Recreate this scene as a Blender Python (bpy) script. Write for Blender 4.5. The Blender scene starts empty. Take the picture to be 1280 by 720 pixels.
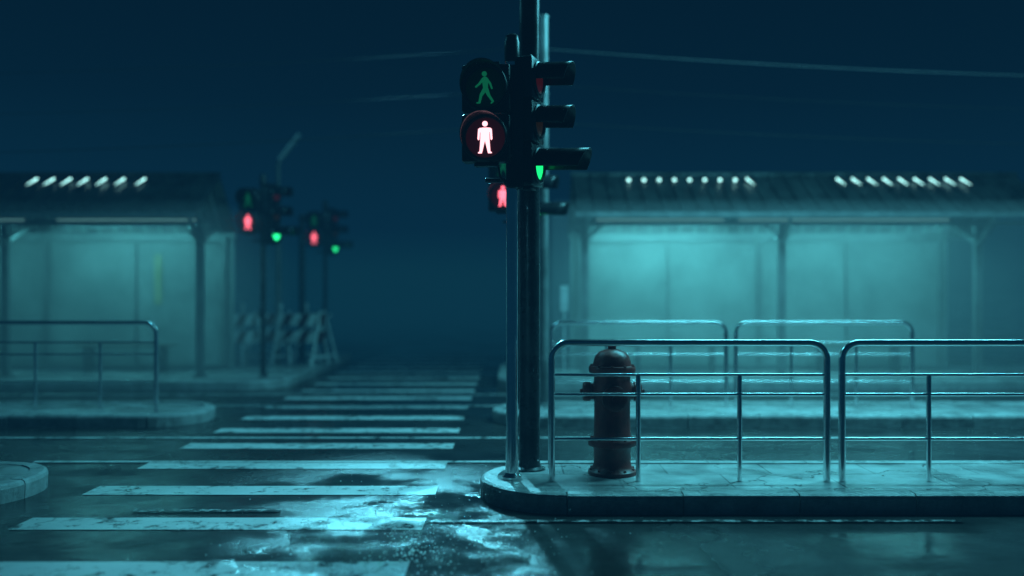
import bpy, bmesh, math, random
from mathutils import Vector, Matrix
random.seed(7)
scene = bpy.context.scene
R = math.radians
FP = 1137.8; CH = 1.54

# ---------------------------------------------------------------- builders
class MB:
    def __init__(s): s.bm = bmesh.new()
    def box(s, c, size, rot=None):
        m = Matrix.Translation(c) @ (rot.to_4x4() if rot else Matrix()) @ Matrix.Diagonal((*size, 1))
        bmesh.ops.create_cube(s.bm, size=1, matrix=m); return s
    def beam(s, p0, p1, w, h):
        p0 = Vector(p0); p1 = Vector(p1); d = p1 - p0
        q = d.to_track_quat('Y', 'Z').to_matrix()
        return s.box((p0 + p1) / 2, (w, d.length, h), q)
    def sweep(s, pts, r, n=14, caps=True):
        pts = [Vector(p) for p in pts]; rings = []
        rr = r if isinstance(r, (list, tuple)) else [r] * len(pts)
        t0 = (pts[1] - pts[0]).normalized()
        nrm = t0.orthogonal().normalized(); prev = t0
        for i, p in enumerate(pts):
            if i == 0: t = t0
            elif i == len(pts) - 1: t = (pts[i] - pts[i-1]).normalized()
            else: t = ((pts[i+1] - pts[i]).normalized() + (pts[i] - pts[i-1]).normalized()).normalized()
            nrm = prev.rotation_difference(t) @ nrm; prev = t
            b = t.cross(nrm).normalized()
            rings.append([s.bm.verts.new(p + rr[i] * (math.cos(a) * nrm + math.sin(a) * b))
                          for a in [2 * math.pi * k / n for k in range(n)]])
        for i in range(len(rings) - 1):
            for k in range(n):
                s.bm.faces.new((rings[i][k], rings[i][(k+1) % n], rings[i+1][(k+1) % n], rings[i+1][k]))
        if caps:
            s.bm.faces.new(rings[0][::-1]); s.bm.faces.new(rings[-1])
        return s
    def cyl(s, p0, p1, r0, r1=None, n=20):
        return s.sweep([p0, p1], [r0, r1 if r1 is not None else r0], n)
    def lathe(s, prof, M=Matrix(), n=32):
        rings = []
        for r, z in prof:
            if r < 1e-5: rings.append([s.bm.verts.new(M @ Vector((0, 0, z)))])
            else: rings.append([s.bm.verts.new(M @ Vector((r * math.cos(2*math.pi*k/n), r * math.sin(2*math.pi*k/n), z))) for k in range(n)])
        for a, b in zip(rings, rings[1:]):
            for k in range(n):
                k2 = (k + 1) % n
                if len(a) == 1 and len(b) == 1: continue
                if len(a) == 1: s.bm.faces.new((a[0], b[k2], b[k]))
                elif len(b) == 1: s.bm.faces.new((a[k], a[k2], b[0]))
                else: s.bm.faces.new((a[k], a[k2], b[k2], b[k]))
        return s
    def poly(s, pts, y=0, th=0.004):
        a = [s.bm.verts.new((x, y, z)) for x, z in pts]
        b = [s.bm.verts.new((x, y + th, z)) for x, z in pts]
        s.bm.faces.new(a); s.bm.faces.new(b[::-1]); n = len(pts)
        for i in range(n): s.bm.faces.new((a[i], b[i], b[(i+1) % n], a[(i+1) % n]))
        return s
    def quad(s, x0, x1, y0, y1, z):
        s.bm.faces.new([s.bm.verts.new(v) for v in ((x0, y0, z), (x1, y0, z), (x1, y1, z), (x0, y1, z))]); return s
    def obj(s, name, mat, parent=None, bevel=0, smooth=True, loc=(0, 0, 0), rotz=0, fix=True):
        if fix: bmesh.ops.recalc_face_normals(s.bm, faces=s.bm.faces)
        me = bpy.data.meshes.new(name); s.bm.to_mesh(me); s.bm.free()
        if smooth:
            for p in me.polygons: p.use_smooth = True
        o = bpy.data.objects.new(name, me); scene.collection.objects.link(o)
        if mat: me.materials.append(mat)
        o.location = loc; o.rotation_euler = (0, 0, rotz)
        if parent: o.parent = parent
        if bevel:
            m = o.modifiers.new('bev', 'BEVEL'); m.width = bevel; m.segments = 2; m.limit_method = 'ANGLE'
        if smooth:
            m = o.modifiers.new('es', 'EDGE_SPLIT'); m.split_angle = R(38)
        return o

def empty(name, loc=(0, 0, 0), rotz=0, parent=None):
    e = bpy.data.objects.new(name, None); scene.collection.objects.link(e)
    e.location = loc; e.rotation_euler = (0, 0, rotz); e.empty_display_size = .2
    if parent: e.parent = parent
    return e

# ---------------------------------------------------------------- materials
def newmat(name):
    m = bpy.data.materials.new(name); m.use_nodes = True
    nt = m.node_tree; nt.nodes.clear()
    out = nt.nodes.new('ShaderNodeOutputMaterial')
    return m, nt, out
def N(nt, t, **kw):
    n = nt.nodes.new(t)
    for k, v in kw.items(): setattr(n, k, v)
    return n
def ramp(nt, src, stops):
    r = nt.nodes.new('ShaderNodeValToRGB'); nt.links.new(src, r.inputs[0])
    e = r.color_ramp.elements
    while len(e) < len(stops): e.new(0.5)
    for i, (p, c) in enumerate(stops):
        e[i].position = p
        e[i].color = (c, c, c, 1) if not isinstance(c, tuple) else (*c, 1)
    return r.outputs[0]
def math_(nt, op, a, b=None, clamp=False):
    n = nt.nodes.new('ShaderNodeMath'); n.operation = op; n.use_clamp = clamp
    for i, v in enumerate((a, b)):
        if v is None: continue
        if isinstance(v, (int, float)): n.inputs[i].default_value = v
        else: nt.links.new(v, n.inputs[i])
    return n.outputs[0]
def mixc(nt, f, a, b, typ='MIX'):
    n = nt.nodes.new('ShaderNodeMix'); n.data_type = 'RGBA'; n.blend_type = typ
    for sock, v in ((n.inputs[0], f), (n.inputs[6], a), (n.inputs[7], b)):
        if isinstance(v, (int, float)): sock.default_value = v
        elif isinstance(v, tuple): sock.default_value = (*v, 1)
        else: nt.links.new(v, sock)
    return n.outputs[2]
def noise(nt, co, scale, detail=4, rough=.6):
    n = N(nt, 'ShaderNodeTexNoise'); n.inputs['Scale'].default_value = scale
    n.inputs['Detail'].default_value = detail; n.inputs['Roughness'].default_value = rough
    nt.links.new(co, n.inputs['Vector']); return n.outputs['Fac']

def simple(name, c0, c1, rough=(.3, .5), metal=0., scale=8, bump=0, spec=.5, coat=0):
    m, nt, out = newmat(name)
    co = N(nt, 'ShaderNodeTexCoord').outputs['Object']
    p = N(nt, 'ShaderNodeBsdfPrincipled')
    f = noise(nt, co, scale, 3)
    nt.links.new(ramp(nt, f, [(.3, c0), (.7, c1)]), p.inputs['Base Color'])
    nt.links.new(ramp(nt, f, [(.3, rough[0]), (.7, rough[1])]), p.inputs['Roughness'])
    p.inputs['Metallic'].default_value = metal
    p.inputs['Specular IOR Level'].default_value = spec
    p.inputs['Coat Weight'].default_value = coat
    if bump:
        b = N(nt, 'ShaderNodeBump'); b.inputs['Strength'].default_value = bump; b.inputs['Distance'].default_value = .01
        nt.links.new(noise(nt, co, scale * 5, 2), b.inputs['Height']); nt.links.new(b.outputs[0], p.inputs['Normal'])
    nt.links.new(p.outputs[0], out.inputs[0]); return m

def emis(name, col, st, base=.08):
    m, nt, out = newmat(name)
    p = N(nt, 'ShaderNodeBsdfPrincipled')
    p.inputs['Base Color'].default_value = (*[c * base for c in col], 1)
    p.inputs['Roughness'].default_value = .3
    p.inputs['Emission Color'].default_value = (*col, 1)
    p.inputs['Emission Strength'].default_value = st
    nt.links.new(p.outputs[0], out.inputs[0]); return m

PUD = (-.68, 4.95)
def wet_ground(name, kind):
    m, nt, out = newmat(name)
    L = nt.links.new
    co = N(nt, 'ShaderNodeTexCoord').outputs['Object']
    p = N(nt, 'ShaderNodeBsdfPrincipled')
    big = noise(nt, co, .55, 4, .6)
    nz = N(nt, 'ShaderNodeTexNoise'); nz.inputs['Scale'].default_value = 2.8; nz.inputs['Detail'].default_value = 5
    L(co, nz.inputs['Vector']); mid = nz.outputs['Fac']
    fine = noise(nt, co, 75, 2, .7)
    asphalt = mixc(nt, .55, ramp(nt, fine, [(.3, .01), (.72, .065)]), ramp(nt, mid, [(.3, .01), (.7, .05)]))
    warp = N(nt, 'ShaderNodeVectorMath', operation='ADD')
    sc = N(nt, 'ShaderNodeVectorMath', operation='SCALE'); sc.inputs['Scale'].default_value = .7
    L(nz.outputs['Color'], sc.inputs[0]); L(co, warp.inputs[0]); L(sc.outputs[0], warp.inputs[1])
    vo = N(nt, 'ShaderNodeTexVoronoi', feature='DISTANCE_TO_EDGE'); vo.inputs['Scale'].default_value = .55 if kind != 'pave' else .9
    L(warp.outputs[0], vo.inputs['Vector'])
    crack = ramp(nt, vo.outputs['Distance'], [(0., 1.), (.012, .0)])
    pud = ramp(nt, big, [(.44, 0.), (.58, 1.)])
    if kind == 'pave':
        br = N(nt, 'ShaderNodeTexBrick'); br.offset = .5
        br.inputs['Scale'].default_value = 1; br.inputs['Brick Width'].default_value = .8; br.inputs['Row Height'].default_value = .5
        br.inputs['Mortar Size'].default_value = .008; br.inputs['Color1'].default_value = (.45, .45, .45, 1)
        br.inputs['Color2'].default_value = (.26, .26, .26, 1); br.inputs['Mortar'].default_value = (.04, .04, .04, 1)
        L(co, br.inputs['Vector'])
        base = mixc(nt, .55, br.outputs['Color'], ramp(nt, mid, [(.35, .08), (.65, .6)]))
        base = mixc(nt, crack, base, (.03, .03, .03))
        r_lo, r_hi = .14, .45
    elif kind == 'paint':
        wear = noise(nt, co, 9, 6, .75)
        wear2 = math_(nt, 'ADD', wear, math_(nt, 'MULTIPLY', math_(nt, 'SUBTRACT', mid, .5), .5))
        wm = ramp(nt, wear2, [(.36, 0.), (.47, 1.)])
        base = mixc(nt, wm, asphalt, mixc(nt, mid, (.55, .55, .55), (.82, .82, .82)))
        base = mixc(nt, math_(nt, 'MULTIPLY', crack, .6), base, (.05, .05, .05))
        r_lo, r_hi = .16, .42
    elif kind == 'worn':
        wear = noise(nt, co, 14, 6, .75)
        base = mixc(nt, ramp(nt, wear, [(.48, 0.), (.6, 1.)]), asphalt, (.5, .5, .5))
        r_lo, r_hi = .12, .4
    else:
        base = mixc(nt, crack, asphalt, (.008, .008, .008))
        r_lo, r_hi = .09, .34
    L(base, p.inputs['Base Color'])
    rr = mixc(nt, pud, ramp(nt, mid, [(.3, r_hi), (.7, r_hi * .6)]), (r_lo, r_lo, r_lo))
    L(rr, p.inputs['Roughness'])
    p.inputs['IOR'].default_value = 1.36
    inv = math_(nt, 'SUBTRACT', 1.2, pud)
    h1 = math_(nt, 'MULTIPLY', math_(nt, 'MULTIPLY', fine, inv), .004)
    h1 = math_(nt, 'ADD', h1, math_(nt, 'MULTIPLY', mid, .012))
    if kind in ('road', 'paint'):
        d = N(nt, 'ShaderNodeVectorMath', operation='SUBTRACT'); L(co, d.inputs[0]); d.inputs[1].default_value = (*PUD, 0)
        d2 = N(nt, 'ShaderNodeVectorMath', operation='MULTIPLY'); L(d.outputs[0], d2.inputs[0]); d2.inputs[1].default_value = (1.35, .7, 0)
        ln = N(nt, 'ShaderNodeVectorMath', operation='LENGTH'); L(d2.outputs[0], ln.inputs[0])
        edge = math_(nt, 'ADD', ln.outputs['Value'], math_(nt, 'MULTIPLY', math_(nt, 'SUBTRACT', mid, .5), 3.2))
        mask = ramp(nt, edge, [(.3, 1.), (1.0, 0.)])
        rip = noise(nt, co, 30, 4, .7)
        h1 = math_(nt, 'ADD', h1, math_(nt, 'MULTIPLY', math_(nt, 'MULTIPLY', rip, .055), mask))
        rr2 = mixc(nt, mask, rr, (.08, .08, .08)); L(rr2, p.inputs['Roughness'])
    b = N(nt, 'ShaderNodeBump'); b.inputs['Strength'].default_value = .9; b.inputs['Distance'].default_value = 1.
    L(h1, b.inputs['Height']); L(b.outputs[0], p.inputs['Normal'])
    L(p.outputs[0], out.inputs[0]); return m

M_road = wet_ground('wet_asphalt', 'road')
M_paint = wet_ground('road_paint', 'paint')
M_worn = wet_ground('worn_paint', 'worn')
M_pave = wet_ground('wet_paving', 'pave')
M_steel = simple('galvanised_steel', (.85, .85, .85), (.95, .95, .95), (.17, .2), 1., 6)
M_dsteel = simple('dark_painted_steel', (.03, .033, .036), (.06, .065, .07), (.2, .35), .4, 5)
M_black = simple('black_plastic', (.008, .008, .009), (.016, .016, .018), (.22, .4), 0, 9)
M_red = simple('hydrant_paint', (.095, .015, .012), (.24, .027, .02), (.3, .55), 0, 7, .3)
M_roof = simple('roof_sheet', (.04, .045, .045), (.1, .11, .11), (.25, .45), .5, 3)
M_frame = simple('shelter_frame', (.16, .17, .17), (.26, .27, .27), (.3, .5), .5, 4)
M_wood = simple('bench_slats', (.06, .045, .03), (.12, .09, .06), (.4, .6), 0, 9)
M_white = simple('barrier_white', (.5, .5, .5), (.75, .75, .75), (.4, .6), 0, 5)
M_stripe = simple('barrier_stripe', (.06, .02, .02), (.1, .03, .03), (.4, .6), 0, 5)
M_wire = simple('wire_bright', (.3, .3, .3), (.4, .4, .4), (.6, .7), 0, 5, spec=.2)
M_dwire = simple('wire_dark', (.03, .03, .03), (.05, .05, .05), (.7, .8), 0, 5, spec=.1)  # darker wire tone, keeps lamp hot spots from showing
M_drop = simple('water_drops', (.6, .6, .6), (.7, .7, .7), (.05, .1), 0, 5, coat=1)  # water with a pale base, so the drops show as bright glints
E_lamp = emis('lamp_glass', (.4, 1., .97), .6)
E_glint = emis('glint_glow', (.45, 1., .97), 4.5)  # emission stands in for glints of light on the roof ribs
E_rman = emis('red_symbol', (1., .46, .52), 2.6)
E_rlens = emis('red_lens', (1., .02, .05), .012, .025)
E_gman = emis('green_symbol', (.02, .7, .3), .16)
E_glens = emis('dim_green_lens', (.01, .3, .1), .005)
E_green = emis('green_lens', (.01, 1., .22), 1.6)
E_roff = emis('dim_red_lens', (1., .03, .03), .03, .015)
E_aoff = emis('dim_amber_lens', (1., .5, .03), .01, .015)
E_rfar = emis('red_symbol_far', (1., .14, .2), 4.)
E_gfar = emis('green_lens_far', (.02, 1., .3), 3.5)

M_kerb, nt, out = newmat('kerb_stone')
co = N(nt, 'ShaderNodeTexCoord').outputs['Object']; p = N(nt, 'ShaderNodeBsdfPrincipled')
geo = N(nt, 'ShaderNodeNewGeometry')
c = mixc(nt, .6, ramp(nt, geo.outputs['Random Per Island'], [(0., .2), (1., .46)]), ramp(nt, noise(nt, co, 6, 6, .7), [(.3, .1), (.7, .6)]))
nt.links.new(c, p.inputs['Base Color'])
nt.links.new(ramp(nt, noise(nt, co, 4, 3), [(.35, .2), (.65, .55)]), p.inputs['Roughness'])
b = N(nt, 'ShaderNodeBump'); b.inputs['Strength'].default_value = .6; b.inputs['Distance'].default_value = .018
nt.links.new(noise(nt, co, 18, 5, .7), b.inputs['Height']); nt.links.new(b.outputs[0], p.inputs['Normal'])
nt.links.new(p.outputs[0], out.inputs[0])

M_panel, nt, out = newmat('frosted_panel')
co = N(nt, 'ShaderNodeTexCoord').outputs['Object']; p = N(nt, 'ShaderNodeBsdfPrincipled')
n1 = noise(nt, co, 1.3, 5, .65)
nt.links.new(ramp(nt, n1, [(.3, (.18, .2, .195)), (.7, (.38, .4, .39))]), p.inputs['Base Color'])
p.inputs['Roughness'].default_value = .5
nt.links.new(p.outputs[0], out.inputs[0])
M_poster = simple('poster_print', (.3, .26, .1), (.5, .42, .25), (.4, .6), 0, 5)

# ---------------------------------------------------------------- ground, road, markings
MB().quad(-300, 300, -40, 500, -.004).obj('ground', M_road, smooth=False)
MB().quad(-60, 60, -6, 90, 0).obj('road', M_road, smooth=False)
mb = MB()
for k in range(-3, 17):
    yc = 6.02 + 1.006 * k
    mb.quad(-3.25, -.58, yc - .155, yc + .155, .004)
mb.obj('crosswalk', M_paint, smooth=False)
def line(x0, x1, y, w, mat=M_paint, z=.008):
    MB().quad(x0, x1, y - w / 2, y + w / 2, z).obj('road_marking', mat, smooth=False)
line(-4.3, 30, 8.19, .07)
line(-30, 30, 9.52, .07)
line(-30, 30, 12.17, .08); line(-30, 30, 13.5, .08)
line(-2.65, -1.62, 6.35, .07, M_worn, .012)
line(-.53, 3, 6.06, .05, M_worn, .012)

# rain drops and splashes on road and island, coloured pale to read as sparkles
mb = MB()
for i in range(650):
    a = random.uniform(0, 2 * math.pi); q = abs(random.gauss(0, .55))
    x = PUD[0] + .1 + q * 1.2 * math.cos(a); y = PUD[1] + .4 + q * 1.9 * math.sin(a)
    if y < 4.3: continue
    inside = x > -.28 and 6.2 < y < 7.6
    z = .012 if not inside else .15
    r = random.uniform(.0025, .0065) * (1.4 if random.random() < .08 else 1)
    if random.random() < .22: z += random.uniform(0, .09)
    bmesh.ops.create_icosphere(mb.bm, subdivisions=1, radius=r, matrix=Matrix.Translation((x, y, z)) @ Matrix.Diagonal((1, 1, .7, 1)))
mb.obj('water_splash', M_drop)

# ---------------------------------------------------------------- islands / pavements
KH = .14
def outline(x0, x1, y0, y1, r, rl, rr):
    pts = []
    def arc(cx, cy, a0, a1):
        for i in range(15):
            a = R(a0 + (a1 - a0) * i / 14); pts.append(Vector((cx + r * math.cos(a), cy + r * math.sin(a))))
    if rl: arc(x0 + r, y0 + r, 270, 180); arc(x0 + r, y1 - r, 180, 90)
    else: pts.extend([Vector((x0, y0)), Vector((x0, y1))])
    if rr: arc(x1 - r, y1 - r, 90, 0); arc(x1 - r, y0 + r, 0, -90)
    else: pts.extend([Vector((x1, y1)), Vector((x1, y0))])
    q = [pts[0]]
    for v in pts[1:]:
        if (v - q[-1]).length > 1e-4: q.append(v)
    return q
def pavement(name, x0, x1, y0, y1, r, rl, rr):
    e = empty(name)
    P = outline(x0, x1, y0, y1, r, rl, rr)
    n = len(P); w = .13
    segs = [(P[i], P[(i+1) % n]) for i in range(n)]
    cum = [0]
    for a, b_ in segs: cum.append(cum[-1] + (b_ - a).length)
    tot = cum[-1]
    def at(s):
        s = s % tot
        for i in range(n):
            if s <= cum[i+1] + 1e-9:
                a, b_ = segs[i]; t = (s - cum[i]) / max(1e-9, cum[i+1] - cum[i])
                return a.lerp(b_, t), (b_ - a).normalized()
        return P[0], (P[1] - P[0]).normalized()
    def nrm(s):
        d = (at(s + .02)[0] - at(s - .02)[0]).normalized()
        return Vector((d.y, -d.x))
    cnt = max(4, round(tot / .8)); L = tot / cnt
    mb = MB()
    prof = [(0.006, -.02), (0, KH - .035), (.008, KH - .012), (.03, KH), (w, KH), (w, -.02)]
    for k in range(cnt):
        s0 = k * L + .004; s1 = (k + 1) * L - .004; m = 8; dz = random.uniform(-.005, .005); do = random.uniform(-.004, .004)
        rings = []
        for j in range(m + 1):
            s = s0 + (s1 - s0) * j / m; pt = at(s)[0]; nn = nrm(s)
            rings.append([mb.bm.verts.new((pt.x + nn.x * (o + do), pt.y + nn.y * (o + do), z + (dz if z > 0 else 0))) for o, z in prof])
        for a, b_ in zip(rings, rings[1:]):
            for i in range(len(prof)):
                i2 = (i + 1) % len(prof); mb.bm.faces.new((a[i], a[i2], b_[i2], b_[i]))
        mb.bm.faces.new(rings[0]); mb.bm.faces.new(rings[-1][::-1])
    mb.obj('kerb', M_kerb, e, smooth=False)
    mb = MB(); fs = []
    for k in range(max(120, cnt * 6)):
        s = tot * k / max(120, cnt * 6); pt = at(s)[0]; nn = nrm(s)
        fs.append(mb.bm.verts.new((pt.x + nn.x * (w - .02), pt.y + nn.y * (w - .02), KH - .008)))
    mb.bm.faces.new(fs)
    mb.obj('paving', M_pave, e, smooth=False)
    return e
pavement('traffic_island', -.24, 16, 6.27, 7.55, .62, True, False)
pavement('traffic_island', -16, -3.6, 6.27, 7.55, .62, False, True)
pavement('traffic_island', -.24, 16, 10.27, 11.6, .62, True, False)
pavement('traffic_island', -16, -3.6, 10.27, 11.6, .62, False, True)
pavement('pavement', -.24, 24, 14.2, 18.2, .7, True, False)
pavement('pavement', -26, -3.6, 14.2, 21, .7, False, True)

# ---------------------------------------------------------------- railings
def railing(x0, x1, y):
    e = empty('guard_railing', (x0, y, KH - .006)); W = x1 - x0; H = 1.05; r = .026; cr = .13
    pts = [(0, 0, 0), (0, 0, H - cr - r)]
    for i in range(1, 9):
        a = R(180 - 90 * i / 8); pts.append((cr + cr * math.cos(a), 0, H - r - cr + cr * math.sin(a)))
    for i in range(0, 9):
        a = R(90 - 90 * i / 8); pts.append((W - cr + cr * math.cos(a), 0, H - r - cr + cr * math.sin(a)))
    pts.append((W, 0, 0))
    MB().sweep(pts, r, 32).obj('frame', M_steel, e)
    mb = MB()
    for z in (.785, .64, .31): mb.cyl((.02, 0, z), (W - .02, 0, z), .0125, n=20)
    mb.obj('bars', M_steel, e)
    mb = MB()
    for f in (.315, .683): mb.cyl((W * f, .0, 0), (W * f, .0, .79), .018, n=20)
    mb.obj('posts', M_steel, e)
    return e
railing(.293, 2.335, 6.75); railing(2.447, 4.49, 6.75); railing(4.6, 6.64, 6.75)
railing(.48, 2.6, 11.06); railing(2.72, 4.86, 11.06)
railing(-6.43, -4.3, 11.0); railing(-8.7, -6.55, 11.0)

# ---------------------------------------------------------------- traffic light
def arc_pts(cx, cz, r, n=24): return [(cx + r * math.cos(2*math.pi*i/n), cz + r * math.sin(2*math.pi*i/n)) for i in range(n)]
def limb(mb, a, b_, w0, w1, y, s, oz):
    a = Vector(a); b_ = Vector(b_); d = (b_ - a).normalized(); n = Vector((-d.y, d.x)); pts = []
    for i in range(7):
        t = R(90 + 180 * i / 6); pts.append(a + w0 * (math.cos(t) * d + math.sin(t) * n))
    for i in range(7):
        t = R(-90 + 180 * i / 6); pts.append(b_ + w1 * (math.cos(t) * d + math.sin(t) * n))
    mb.poly([(q.x * s, q.y * s + oz) for q in pts], y)
def standing(mb, s, oz):
    half = [(.055, .8), (.17, .79), (.215, .75), (.235, .45), (.21, .41), (.175, .43), (.155, .68), (.14, .64), (.145, .42), (.17, .06), (.22, .03), (.21, 0), (.1, 0), (.085, .05), (.0, .4)]
    pts = half + [(-x, z) for x, z in half[-2::-1]]
    mb.poly([(x * s, z * s + oz - s / 2) for x, z in pts], 0)
    mb.poly([(x, z) for x, z in arc_pts(0, .92 * s + oz - s / 2, .085 * s)], .0)
def walking(mb, s, oz):
    o = oz - s / 2; y = 0
    mb.poly(arc_pts(-.02 * s, .92 * s + o, .08 * s), 0)
    for a, b_, w0, w1 in [((0, .74), (.02, .45), .095, .075), ((0, .44), (-.12, .26), .07, .05), ((-.12, .26), (-.17, .04), .045, .035), ((-.17, .02), (-.25, .02), .025, .02),
                        ((.04, .44), (.12, .25), .07, .05), ((.12, .25), (.25, .06), .045, .035), ((.25, .05), (.2, .0), .028, .02),
                        ((-.05, .76), (-.18, .6), .045, .035), ((-.18, .6), (-.28, .52), .03, .028), ((.05, .76), (.17, .6), .045, .035), ((.17, .6), (.22, .46), .03, .028)]:
        limb(mb, a, b_, w0, w1, y, s, o); y -= .0006
def visor(r, L, a0=-40, a1=220, droop=.02, low=.35):
    mb = MB(); g = []
    for i in range(27):
        a = R(a0 + (a1 - a0) * i / 26); f = low + (1 - low) * max(0, (math.sin(a) + .45) / 1.45)
        row = []
        for j in range(5):
            t = j / 4; row.append(mb.bm.verts.new((r * math.cos(a), -L * f * t, r * math.sin(a) - droop * t)))
        g.append(row)
    for a, b_ in zip(g, g[1:]):
        for j in range(4): mb.bm.faces.new((a[j], a[j+1], b_[j+1], b_[j]))
    return mb
def head(parent, kind, loc, rotz, far=False):
    h = empty('pedestrian_signal' if kind == 'ped' else 'vehicle_signal', loc, rotz, parent)
    if kind == 'ped': secs = [(.365, 'g'), (0, 'r')]; lr = .145; w = .36; sh = .36; dp = .13
    else: secs = [(.65, 'R'), (.325, 'A'), (0, 'G')]; lr = .105; w = .29; sh = .32; dp = .16
    for z, s in secs:
        MB().box((0, dp / 2, z), (w, dp, sh - .006)).obj('housing', M_black, h, bevel=.02)
        Mx = Matrix.Translation((0, 0, z)) @ Matrix.Rotation(R(90), 4, 'X')
        MB().lathe([(lr + .032, -.004), (lr + .032, .012), (lr + .022, .02), (lr + .006, .018), (lr, .004), (lr, -.004)], Mx, 40).obj('bezel', M_black, h)
        lens = {'g': E_glens, 'r': E_rlens, 'R': E_roff, 'A': E_aoff, 'G': E_gfar if far else E_green}[s]
        MB().lathe([(lr, .001), (lr * .9, .006), (lr * .5, .012), (0, .014)], Mx, 36).obj('lens', lens, h)
        L = .2 if kind == 'ped' else (.4 if s == 'G' else .27)
        if kind == 'ped': v = visor(lr + .024, L, -20, 200, .0)
        else: v = visor(lr + .024, L, -8, 188, .015, .8)
        v = v.obj('visor', M_black, h, loc=(0, -.008, z))
        sd = v.modifiers.new('s', 'SOLIDIFY'); sd.thickness = .005
        if s in 'gr':
            mb = MB(); (walking if s == 'g' else standing)(mb, .235, 0)
            mb.obj('symbol', E_gman if s == 'g' else (E_rfar if far else E_rman), h, smooth=False, loc=(0, -.022, z))
    n = secs[0][0] + sh / 2
    MB().box((0, dp / 2, n + .008), (w * .55, dp * .6, .02)).box((0, dp / 2, -sh / 2 - .012), (w * .5, dp * .5, .025)).obj('end_caps', M_black, h, bevel=.004)
    return h
def traffic_light(X, Y, far=False, rz=0):
    e = empty('traffic_light', (X, Y, KH - .01), rz)
    MB().lathe([(.075, 0), (.075, .02), (.05, .05), (.046, .3), (.044, .32), (.044, 3.15), (.052, 3.15), (.052, 3.16)], n=28).obj('pole', M_steel if not far else M_dsteel, e)
    MB().lathe([(.0, 3.13), (.056, 3.13), (.058, 3.18), (.058, 3.28), (.05, 3.3), (.05, 3.325), (.03, 3.34), (0, 3.345)], n=28).obj('pole_cap', M_black, e)
    MB().box((.02, -.0, 2.64), (.13, .13, .92)).obj('mounting_box', M_black, e, bevel=.012)
    mb = MB()
    for z in (2.24, 3.02): mb.beam((-.2, -.03, z), (.02, 0, z), .04, .03).beam((.02, 0, z), (.16, .1, z), .04, .03)
    mb.obj('brackets', M_dsteel, e, bevel=.004)
    head(e, 'ped', (-.195, -.17, 2.535), R(-8), far)
    head(e, 'veh', (.2, .05, 2.36), R(70), far)
    MB().sweep([(-.1, -.1, 2.33), (-.09, -.09, 2.26), (-.04, -.06, 2.2), (0, -.03, 2.24), (.02, -.02, 2.32)], .009, 8).obj('cable', M_black, e)
    if far: MB().box((0, -.05, 1.05), (.09, .06, .17)).obj('push_button_box', M_dsteel, e, bevel=.01)
    return e
traffic_light(0.0, 6.84)
traffic_light(0.09, 10.95, True)
traffic_light(-4.1, 15.0, True)
traffic_light(-3.98, 19.4, True)

def pole(name, X, Y, H, r0, r1, mat=M_dsteel):
    e = empty(name, (X, Y, KH - .01))
    MB().lathe([(r0 * 1.5, 0), (r0 * 1.5, .015), (r0 * 1.08, .03), (r0, .06), (r1, H), (r1 * 1.15, H), (r1 * 1.15, H + .03), (0, H + .05)], n=40).obj('shaft', mat, e)
    mb = MB()
    for z in (H * .3, H * .8): mb.lathe([(r0 * 1.0, z), (r0 * 1.03, z + .005), (r0 * 1.03, z + .02), (r0 * 1.0, z + .025)], n=28)
    mb.obj('bands', mat, e)
    return e
pole('utility_pole', .139, 7.2, 7.5, .083, .08)
pole('utility_pole', .40, 11.3, 4.8, .058, .052, M_frame)
pole('utility_pole', -4.2, 18.2, 2.9, .07, .06)
pole('utility_pole', .27, 14.5, 5.5, .07, .06)

e = empty('street_lamp', (-4.62, 18, KH - .01))
MB().sweep([(0, 0, 0), (0, 0, 3.9), (.03, 0, 4.0)], [.06, .045, .04], 16).obj('pole', M_frame, e)
MB().box((.22, 0, 4.26), (.66, .18, .06), Matrix.Rotation(R(-52), 3, 'Y')).obj('lamp_head', M_white, e, bevel=.01)

# ---------------------------------------------------------------- hydrant
e = empty('fire_hydrant', (.772, 7.02, KH - .008))
prof = [(0, 0), (.185, 0), (.185, .03), (.165, .045), (.15, .06), (.142, .09), (.142, .2), (.15, .215), (.182, .222), (.186, .235), (.186, .262), (.18, .27), (.15, .275), (.142, .29),
        (.138, .45), (.138, .56), (.142, .575), (.152, .59), (.156, .62), (.156, .665), (.146, .69), (.14, .72), (.14, .76), (.15, .775), (.176, .782), (.18, .795), (.18, .822), (.174, .832),
        (.15, .836), (.146, .86), (.132, .905), (.1, .94), (.06, .957), (.032, .963), (.032, .985), (0, .987)]
MB().lathe(prof, n=44).obj('barrel', M_red, e)
mb = MB()
for sx in (-1, 1):
    Mx = Matrix.Translation((sx * .13, 0, .635)) @ Matrix.Rotation(R(90 * sx), 4, 'Y')
    mb.lathe([(0, 0), (.062, 0), (.062, .035), (.074, .04), (.074, .085), (.06, .095), (.022, .097), (.022, .118), (0, .118)], Mx, 24)
Mx = Matrix.Translation((0, -.12, .6)) @ Matrix.Rotation(R(90), 4, 'X')
mb.lathe([(0, 0), (.082, 0), (.082, .035), (.096, .04), (.096, .085), (.08, .096), (.024, .098), (.024, .122), (0, .122)], Mx, 28)
mb.obj('nozzles', M_red, e)
mb = MB()
for k in range(10):
    a = 2 * math.pi * k / 10 + .2
    for z in (.262, .822, .03): mb.cyl((.166 * math.cos(a), .166 * math.sin(a), z), (.166 * math.cos(a), .166 * math.sin(a), z + .02), .012, n=6)
mb.obj('bolts', M_red, e, smooth=False)

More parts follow.
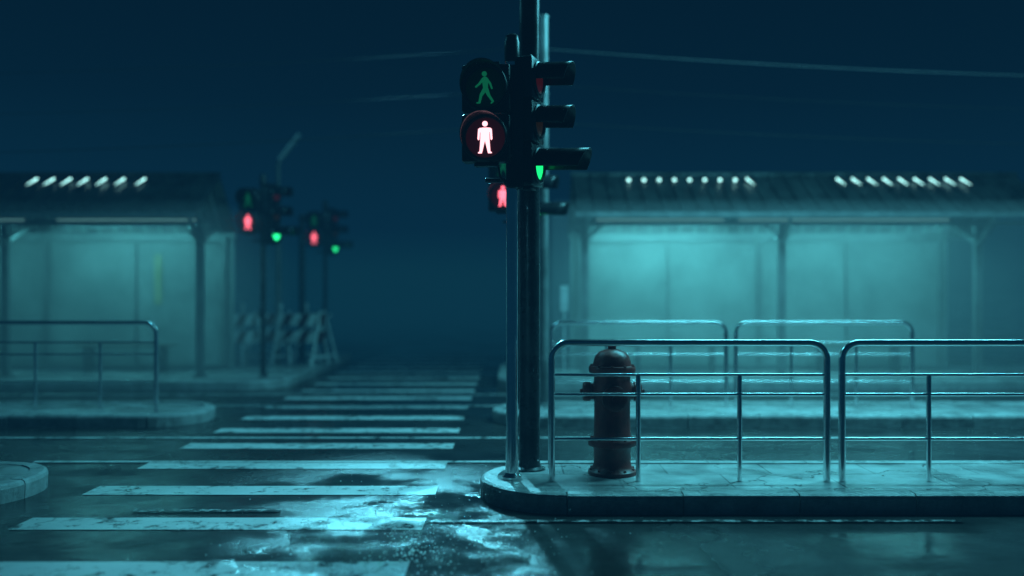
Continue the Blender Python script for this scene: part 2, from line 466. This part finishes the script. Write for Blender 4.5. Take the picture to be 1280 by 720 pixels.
# ---------------------------------------------------------------- bus shelters
LC = (.13, .76, .82)
def shelter(x0, x1, posts, glints, lamps):
    e = empty('bus_shelter')
    F = (14.26, 2.76); Rg = (15.43, 3.47); B = (16.35, 2.6)
    mb = MB()
    def slab(a, b_, t):
        mb.beam(((x0+x1)/2, a[0], a[1]), ((x0+x1)/2, b_[0], b_[1]), x1 - x0, t)
    slab(F, (Rg[0] - .01, Rg[1]), .03); slab((Rg[0] + .012, Rg[1] - .006), B, .03)
    mb.obj('roof', M_roof, e, smooth=False)
    mb = MB(); x = x0 + .06
    while x < x1:
        mb.beam((x, F[0] - .02, F[1] + .03), (x, Rg[0] - .02, Rg[1] + .03), .07, .05)
        x += .272
    mb.cyl((x0, Rg[0], Rg[1] + .04), (x1, Rg[0], Rg[1] + .04), .05, n=12)
    mb.obj('roof_ribs', M_roof, e, smooth=False)
    mb = MB(); x = x0 + .1
    while x < x1:
        mb.beam((x, F[0] + .05, F[1] - .03), (x, Rg[0] - .03, Rg[1] - .04), .04, .05)
        mb.beam((x, Rg[0] + .03, Rg[1] - .04), (x, B[0] - .05, B[1] - .0), .04, .05); x += .272
    mb.box(((x0+x1)/2, F[0] - .03, F[1] - .02), (x1 - x0, .05, .08))
    mb.box(((x0+x1)/2, B[0], B[1] - .07), (x1 - x0 - .02, .07, .1))
    mb.box(((x0+x1)/2, 15.0, 2.66), (x1 - x0 - .04, .08, .07))
    mb.obj('roof_frame', M_frame, e, smooth=False)
    mb = MB()
    for px in posts:
        mb.box((px, 15.0, (2.61 + KH) / 2), (.12, .12, 2.61 - KH))
        mb.box((px, 15.0, KH + .01), (.2, .2, .03))
        mb.beam((px, 15.0, 2.25), (px, 14.45, 2.74), .05, .05)
        mb.beam((px, 15.0, 2.3), (px, 15.9, 2.7), .05, .05)
        mb.beam((px, 14.94, 2.35), (px + .26, 14.94, 2.62), .04, .04)
        mb.beam((px, 14.94, 2.35), (px - .26, 14.94, 2.62), .04, .04)
        mb.box((px, 16.3, 1.35), (.07, .07, 2.35))
    mb.obj('posts', M_frame, e, bevel=.006, smooth=False)
    a, b_ = min(posts), max(posts)
    MB().box(((a+b_)/2, 16.36, 1.33), (b_ - a + .3, .012, 2.34)).obj('back_panel', M_panel, e, smooth=False)
    mb = MB(); x = a + 1.6
    for z in (.2, 2.46): mb.box(((a+b_)/2, 16.31, z), (b_ - a + .1, .04, .06))
    while x < b_ - .3:
        mb.box((x, 16.32, 1.33), (.03, .03, 2.2)); x += 1.6
    mb.obj('panel_frame', M_frame, e, smooth=False)
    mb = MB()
    for X, dot in glints:
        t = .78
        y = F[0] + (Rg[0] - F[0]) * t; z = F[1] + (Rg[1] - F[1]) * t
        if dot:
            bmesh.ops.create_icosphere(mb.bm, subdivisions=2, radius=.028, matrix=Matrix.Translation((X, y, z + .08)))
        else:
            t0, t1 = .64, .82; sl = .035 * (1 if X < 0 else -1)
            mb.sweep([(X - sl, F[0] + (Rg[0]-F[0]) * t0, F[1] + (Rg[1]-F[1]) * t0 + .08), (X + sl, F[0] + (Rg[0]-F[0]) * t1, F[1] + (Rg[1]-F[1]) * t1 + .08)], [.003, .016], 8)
    mb.obj('roof_glints', E_glint, e)  # glints on the ribs, modelled as small glowing dots and dashes
    for (lx, ln, pw) in lamps:
        MB().box((lx, 15.35, 2.78), (ln, .1, .05)).obj('lamp_housing', M_frame, e, smooth=False)
        MB().cyl((lx - ln / 2 + .03, 15.35, 2.74), (lx + ln / 2 - .03, 15.35, 2.74), .012, n=10).obj('lamp_tube', E_lamp, e)
        l = bpy.data.lights.new('tube_light', 'AREA'); l.shape = 'RECTANGLE'; l.size = ln; l.size_y = .1; l.energy = pw; l.color = LC
        o = bpy.data.objects.new('tube_light', l); scene.collection.objects.link(o); o.location = (lx, 15.35, 2.7); o.parent = e; o.rotation_euler = (R(6), 0, 0)
    bx = (a + b_) / 2 if x0 > 0 else b_ - 1.6
    for k in range(2 if x0 > 0 else 1):
        c0 = bx + (k * 3.2 - 1.6 if x0 > 0 else 0)
        be = empty('bench', (c0, 15.95, KH - .008))
        mb = MB()
        for yy in (-.16, -.05, .06): mb.box((0, yy, .46), (1.7, .09, .03))
        mb.obj('slats', M_wood, be, bevel=.004, smooth=False)
        mb = MB()
        for xx in (-.65, .65): mb.box((xx, -.05, .22), (.05, .32, .44))
        mb.obj('legs', M_dsteel, be, smooth=False)
    return e
d_st = 15.17
sx = lambda px: (px - 640) / FP * d_st
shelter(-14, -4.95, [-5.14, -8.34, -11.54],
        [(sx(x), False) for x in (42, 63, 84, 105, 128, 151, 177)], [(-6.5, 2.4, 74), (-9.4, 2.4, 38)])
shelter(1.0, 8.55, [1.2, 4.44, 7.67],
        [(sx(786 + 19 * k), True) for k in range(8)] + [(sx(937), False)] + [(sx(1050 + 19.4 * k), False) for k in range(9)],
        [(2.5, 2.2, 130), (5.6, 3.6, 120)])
MB().box((-6.35, 16.33, 1.75), (.14, .01, .9)).obj('poster', M_poster, smooth=False)
MB().box((.86, 15.0, 1.42), (.13, .015, .42)).box((.86, 15.02, .8), (.03, .02, 1.35)).obj('bus_stop_sign', M_white, bevel=.004, smooth=False)

# ---------------------------------------------------------------- barriers
def barrier(X, Y, rz, W=1.1):
    e = empty('road_barrier', (X, Y, KH - .005), rz)
    mb = MB(); mr = MB()
    for z in (.75, .42):
        n = 6; w = W / n
        for i in range(n):
            x0 = -W / 2 + i * w; sh = .12
            (mb if i % 2 == 0 else mr).poly([(x0 - sh / 2, z), (x0 + w - sh / 2 - .001, z), (x0 + w + sh / 2 - .001, z + .22), (x0 + sh / 2, z + .22)], -.02, .02)
    mb.obj('board_white', M_white, e, smooth=False); mr.obj('board_dark', M_stripe, e, smooth=False)
    mb = MB()
    for s in (-1, 1):
        for t in (-1, 1): mb.beam((s * W * .4, t * .3, 0), (s * W * .4, .015, 1.02), .035, .035)
        mb.beam((s * W * .4, -.25, .15), (s * W * .4, .25, .15), .03, .03)
    mb.beam((-W * .4, -.2, .3), (W * .35, .2, .95), .03, .03)
    mb.obj('legs', M_white, e, smooth=False)
    MB().lathe([(0, 0), (.03, 0), (.03, .05), (.045, .07), (.045, .12), (.02, .14), (0, .14)], Matrix.Translation((-W * .4, 0, 1.03)), 16).obj('warning_lamp', M_white, e)
barrier(-5.2, 17.2, R(55)); barrier(-4.75, 17.6, R(15)); barrier(-4.05, 17.4, R(-20)); barrier(-3.9, 18.0, R(-50), .9)

# ---------------------------------------------------------------- wires
def wire(p0, p1, sag, r=.006, mat=None):
    pts = []
    for i in range(33):
        t = i / 32; p = Vector(p0).lerp(Vector(p1), t); p.z -= sag * 4 * t * (1 - t); pts.append(p)
    MB().sweep(pts, r, 8).obj('overhead_wire', mat or M_dwire)
wire((.27, 14.5, 5.42), (26, 14.5, 5.5), .55, .006, M_wire)
wire((.27, 14.5, 5.42), (-26, 14.5, 5.5), .5, .006)
wire((.27, 14.5, 4.85), (26, 14.5, 4.9), .5, .005)
wire((.27, 14.5, 4.25), (26, 14.5, 4.3), .45, .006)
wire((.27, 14.5, 4.2), (-26, 14.5, 4.3), .55, .007)
wire((.27, 14.5, 4.75), (-26, 14.5, 4.9), .5, .005)

# ---------------------------------------------------------------- unseen lamps placed for their light above the street (above the picture)
def unseen_lamp(X, Y, Z, Lx, Ly, power, col, target=None):
    e = empty('unseen_overhead_lamp', (X, Y, Z))
    MB().box((0, 0, .3), (Lx + .1, .35, .12)).obj('housing', M_dsteel, e, bevel=.02)
    MB().sweep([(-14, 0, 1.6), (-Lx / 2, 0, .48), (0, 0, .38), (Lx / 2, 0, .48), (14, 0, 1.6)], .008, 6).obj('span_wire', M_dwire, e)
    if target:
        l = bpy.data.lights.new('lamp', 'SPOT'); l.spot_size = R(14); l.spot_blend = 1.; l.shadow_soft_size = .16
    else:
        l = bpy.data.lights.new('lamp', 'AREA'); l.shape = 'RECTANGLE'; l.size = Lx; l.size_y = Ly
    l.energy = power; l.color = col
    o = bpy.data.objects.new('lamp', l); scene.collection.objects.link(o); o.parent = e
    if target: o.rotation_euler = (Vector(target) - Vector((X, Y, Z))).to_track_quat('-Z', 'Y').to_euler()
unseen_lamp(-2.6, 23, 9.6, 1.0, .5, 30000, (.15, .74, .95), (-.8, 4.3, 0))  # out-of-view spot, aimed to bring out glints in the puddle
unseen_lamp(4.4, 9.6, 6.3, 5.4, 1.0, 1700, (.13, .74, .9))  # out-of-view lamp, lengthened to run highlights along the rails
unseen_lamp(-3.2, 11.0, 6.8, 3.0, .6, 210, (.11, .7, .92))  # fill lamp added to brighten the crosswalk stripes

# ---------------------------------------------------------------- fog and ground mist
def vol(name, c, size, ab, sc_, col, strength):
    m, nt, out = newmat(name)
    va = N(nt, 'ShaderNodeVolumeAbsorption'); va.inputs['Color'].default_value = (0, 0, 0, 1); va.inputs['Density'].default_value = ab
    cur = va.outputs[0]
    if sc_:
        vs = N(nt, 'ShaderNodeVolumeScatter'); vs.inputs['Color'].default_value = (1, 1, 1, 1); vs.inputs['Density'].default_value = sc_; vs.inputs['Anisotropy'].default_value = .2
        a1 = N(nt, 'ShaderNodeAddShader'); nt.links.new(cur, a1.inputs[0]); nt.links.new(vs.outputs[0], a1.inputs[1]); cur = a1.outputs[0]
    if strength:
        em = N(nt, 'ShaderNodeEmission'); em.inputs['Color'].default_value = (*col, 1); em.inputs['Strength'].default_value = strength  # emission stands in for light scattered by the fog
        a2 = N(nt, 'ShaderNodeAddShader'); nt.links.new(cur, a2.inputs[0]); nt.links.new(em.outputs[0], a2.inputs[1]); cur = a2.outputs[0]
    nt.links.new(cur, out.inputs['Volume'])
    MB().box(c, size).obj(name, m, smooth=False)
vol('fog', (0, 50, 2.9), (180, 130, 6.8), .036, 0, (.035, .46, 1.), .036 * .058)
vol('mist', (0, 41, 1.33), (150, 50, 2.6), .045, 0, (.06, .68, 1.), .045 * .085)
vol('mist', (4.7, 14.05, 1.42), (8.3, 4.4, 2.66), .0, .105, (.1, .9, 1.), 0)
vol('mist', (-9.0, 14.05, 1.42), (10.2, 4.4, 2.66), .0, .105, (.1, .9, 1.), 0)

# ---------------------------------------------------------------- world
w = bpy.data.worlds.new('World'); scene.world = w; w.use_nodes = True
nt = w.node_tree; bg = nt.nodes['Background']
co = N(nt, 'ShaderNodeTexCoord'); sp = N(nt, 'ShaderNodeSeparateXYZ'); nt.links.new(co.outputs['Generated'], sp.inputs[0])
nt.links.new(ramp(nt, sp.outputs['Z'], [(0., (.003, .03, .06)), (.2, (.0006, .007, .018)), (.6, (.0003, .003, .008))]), bg.inputs['Color'])
bg.inputs['Strength'].default_value = 1.

# ---------------------------------------------------------------- camera
cam = bpy.data.cameras.new('Camera'); co_ = bpy.data.objects.new('Camera', cam); scene.collection.objects.link(co_)
co_.location = (0, 0, CH); co_.rotation_euler = (R(90), 0, 0)
cam.lens = 32; cam.sensor_width = 36; cam.shift_y = 4 / 1280; cam.clip_end = 1000; cam.clip_start = .05
cam.dof.use_dof = True; cam.dof.focus_distance = 6.75; cam.dof.aperture_fstop = .42
scene.camera = co_
scene.view_settings.view_transform = 'Standard'; scene.view_settings.look = 'None'; scene.view_settings.exposure = 0
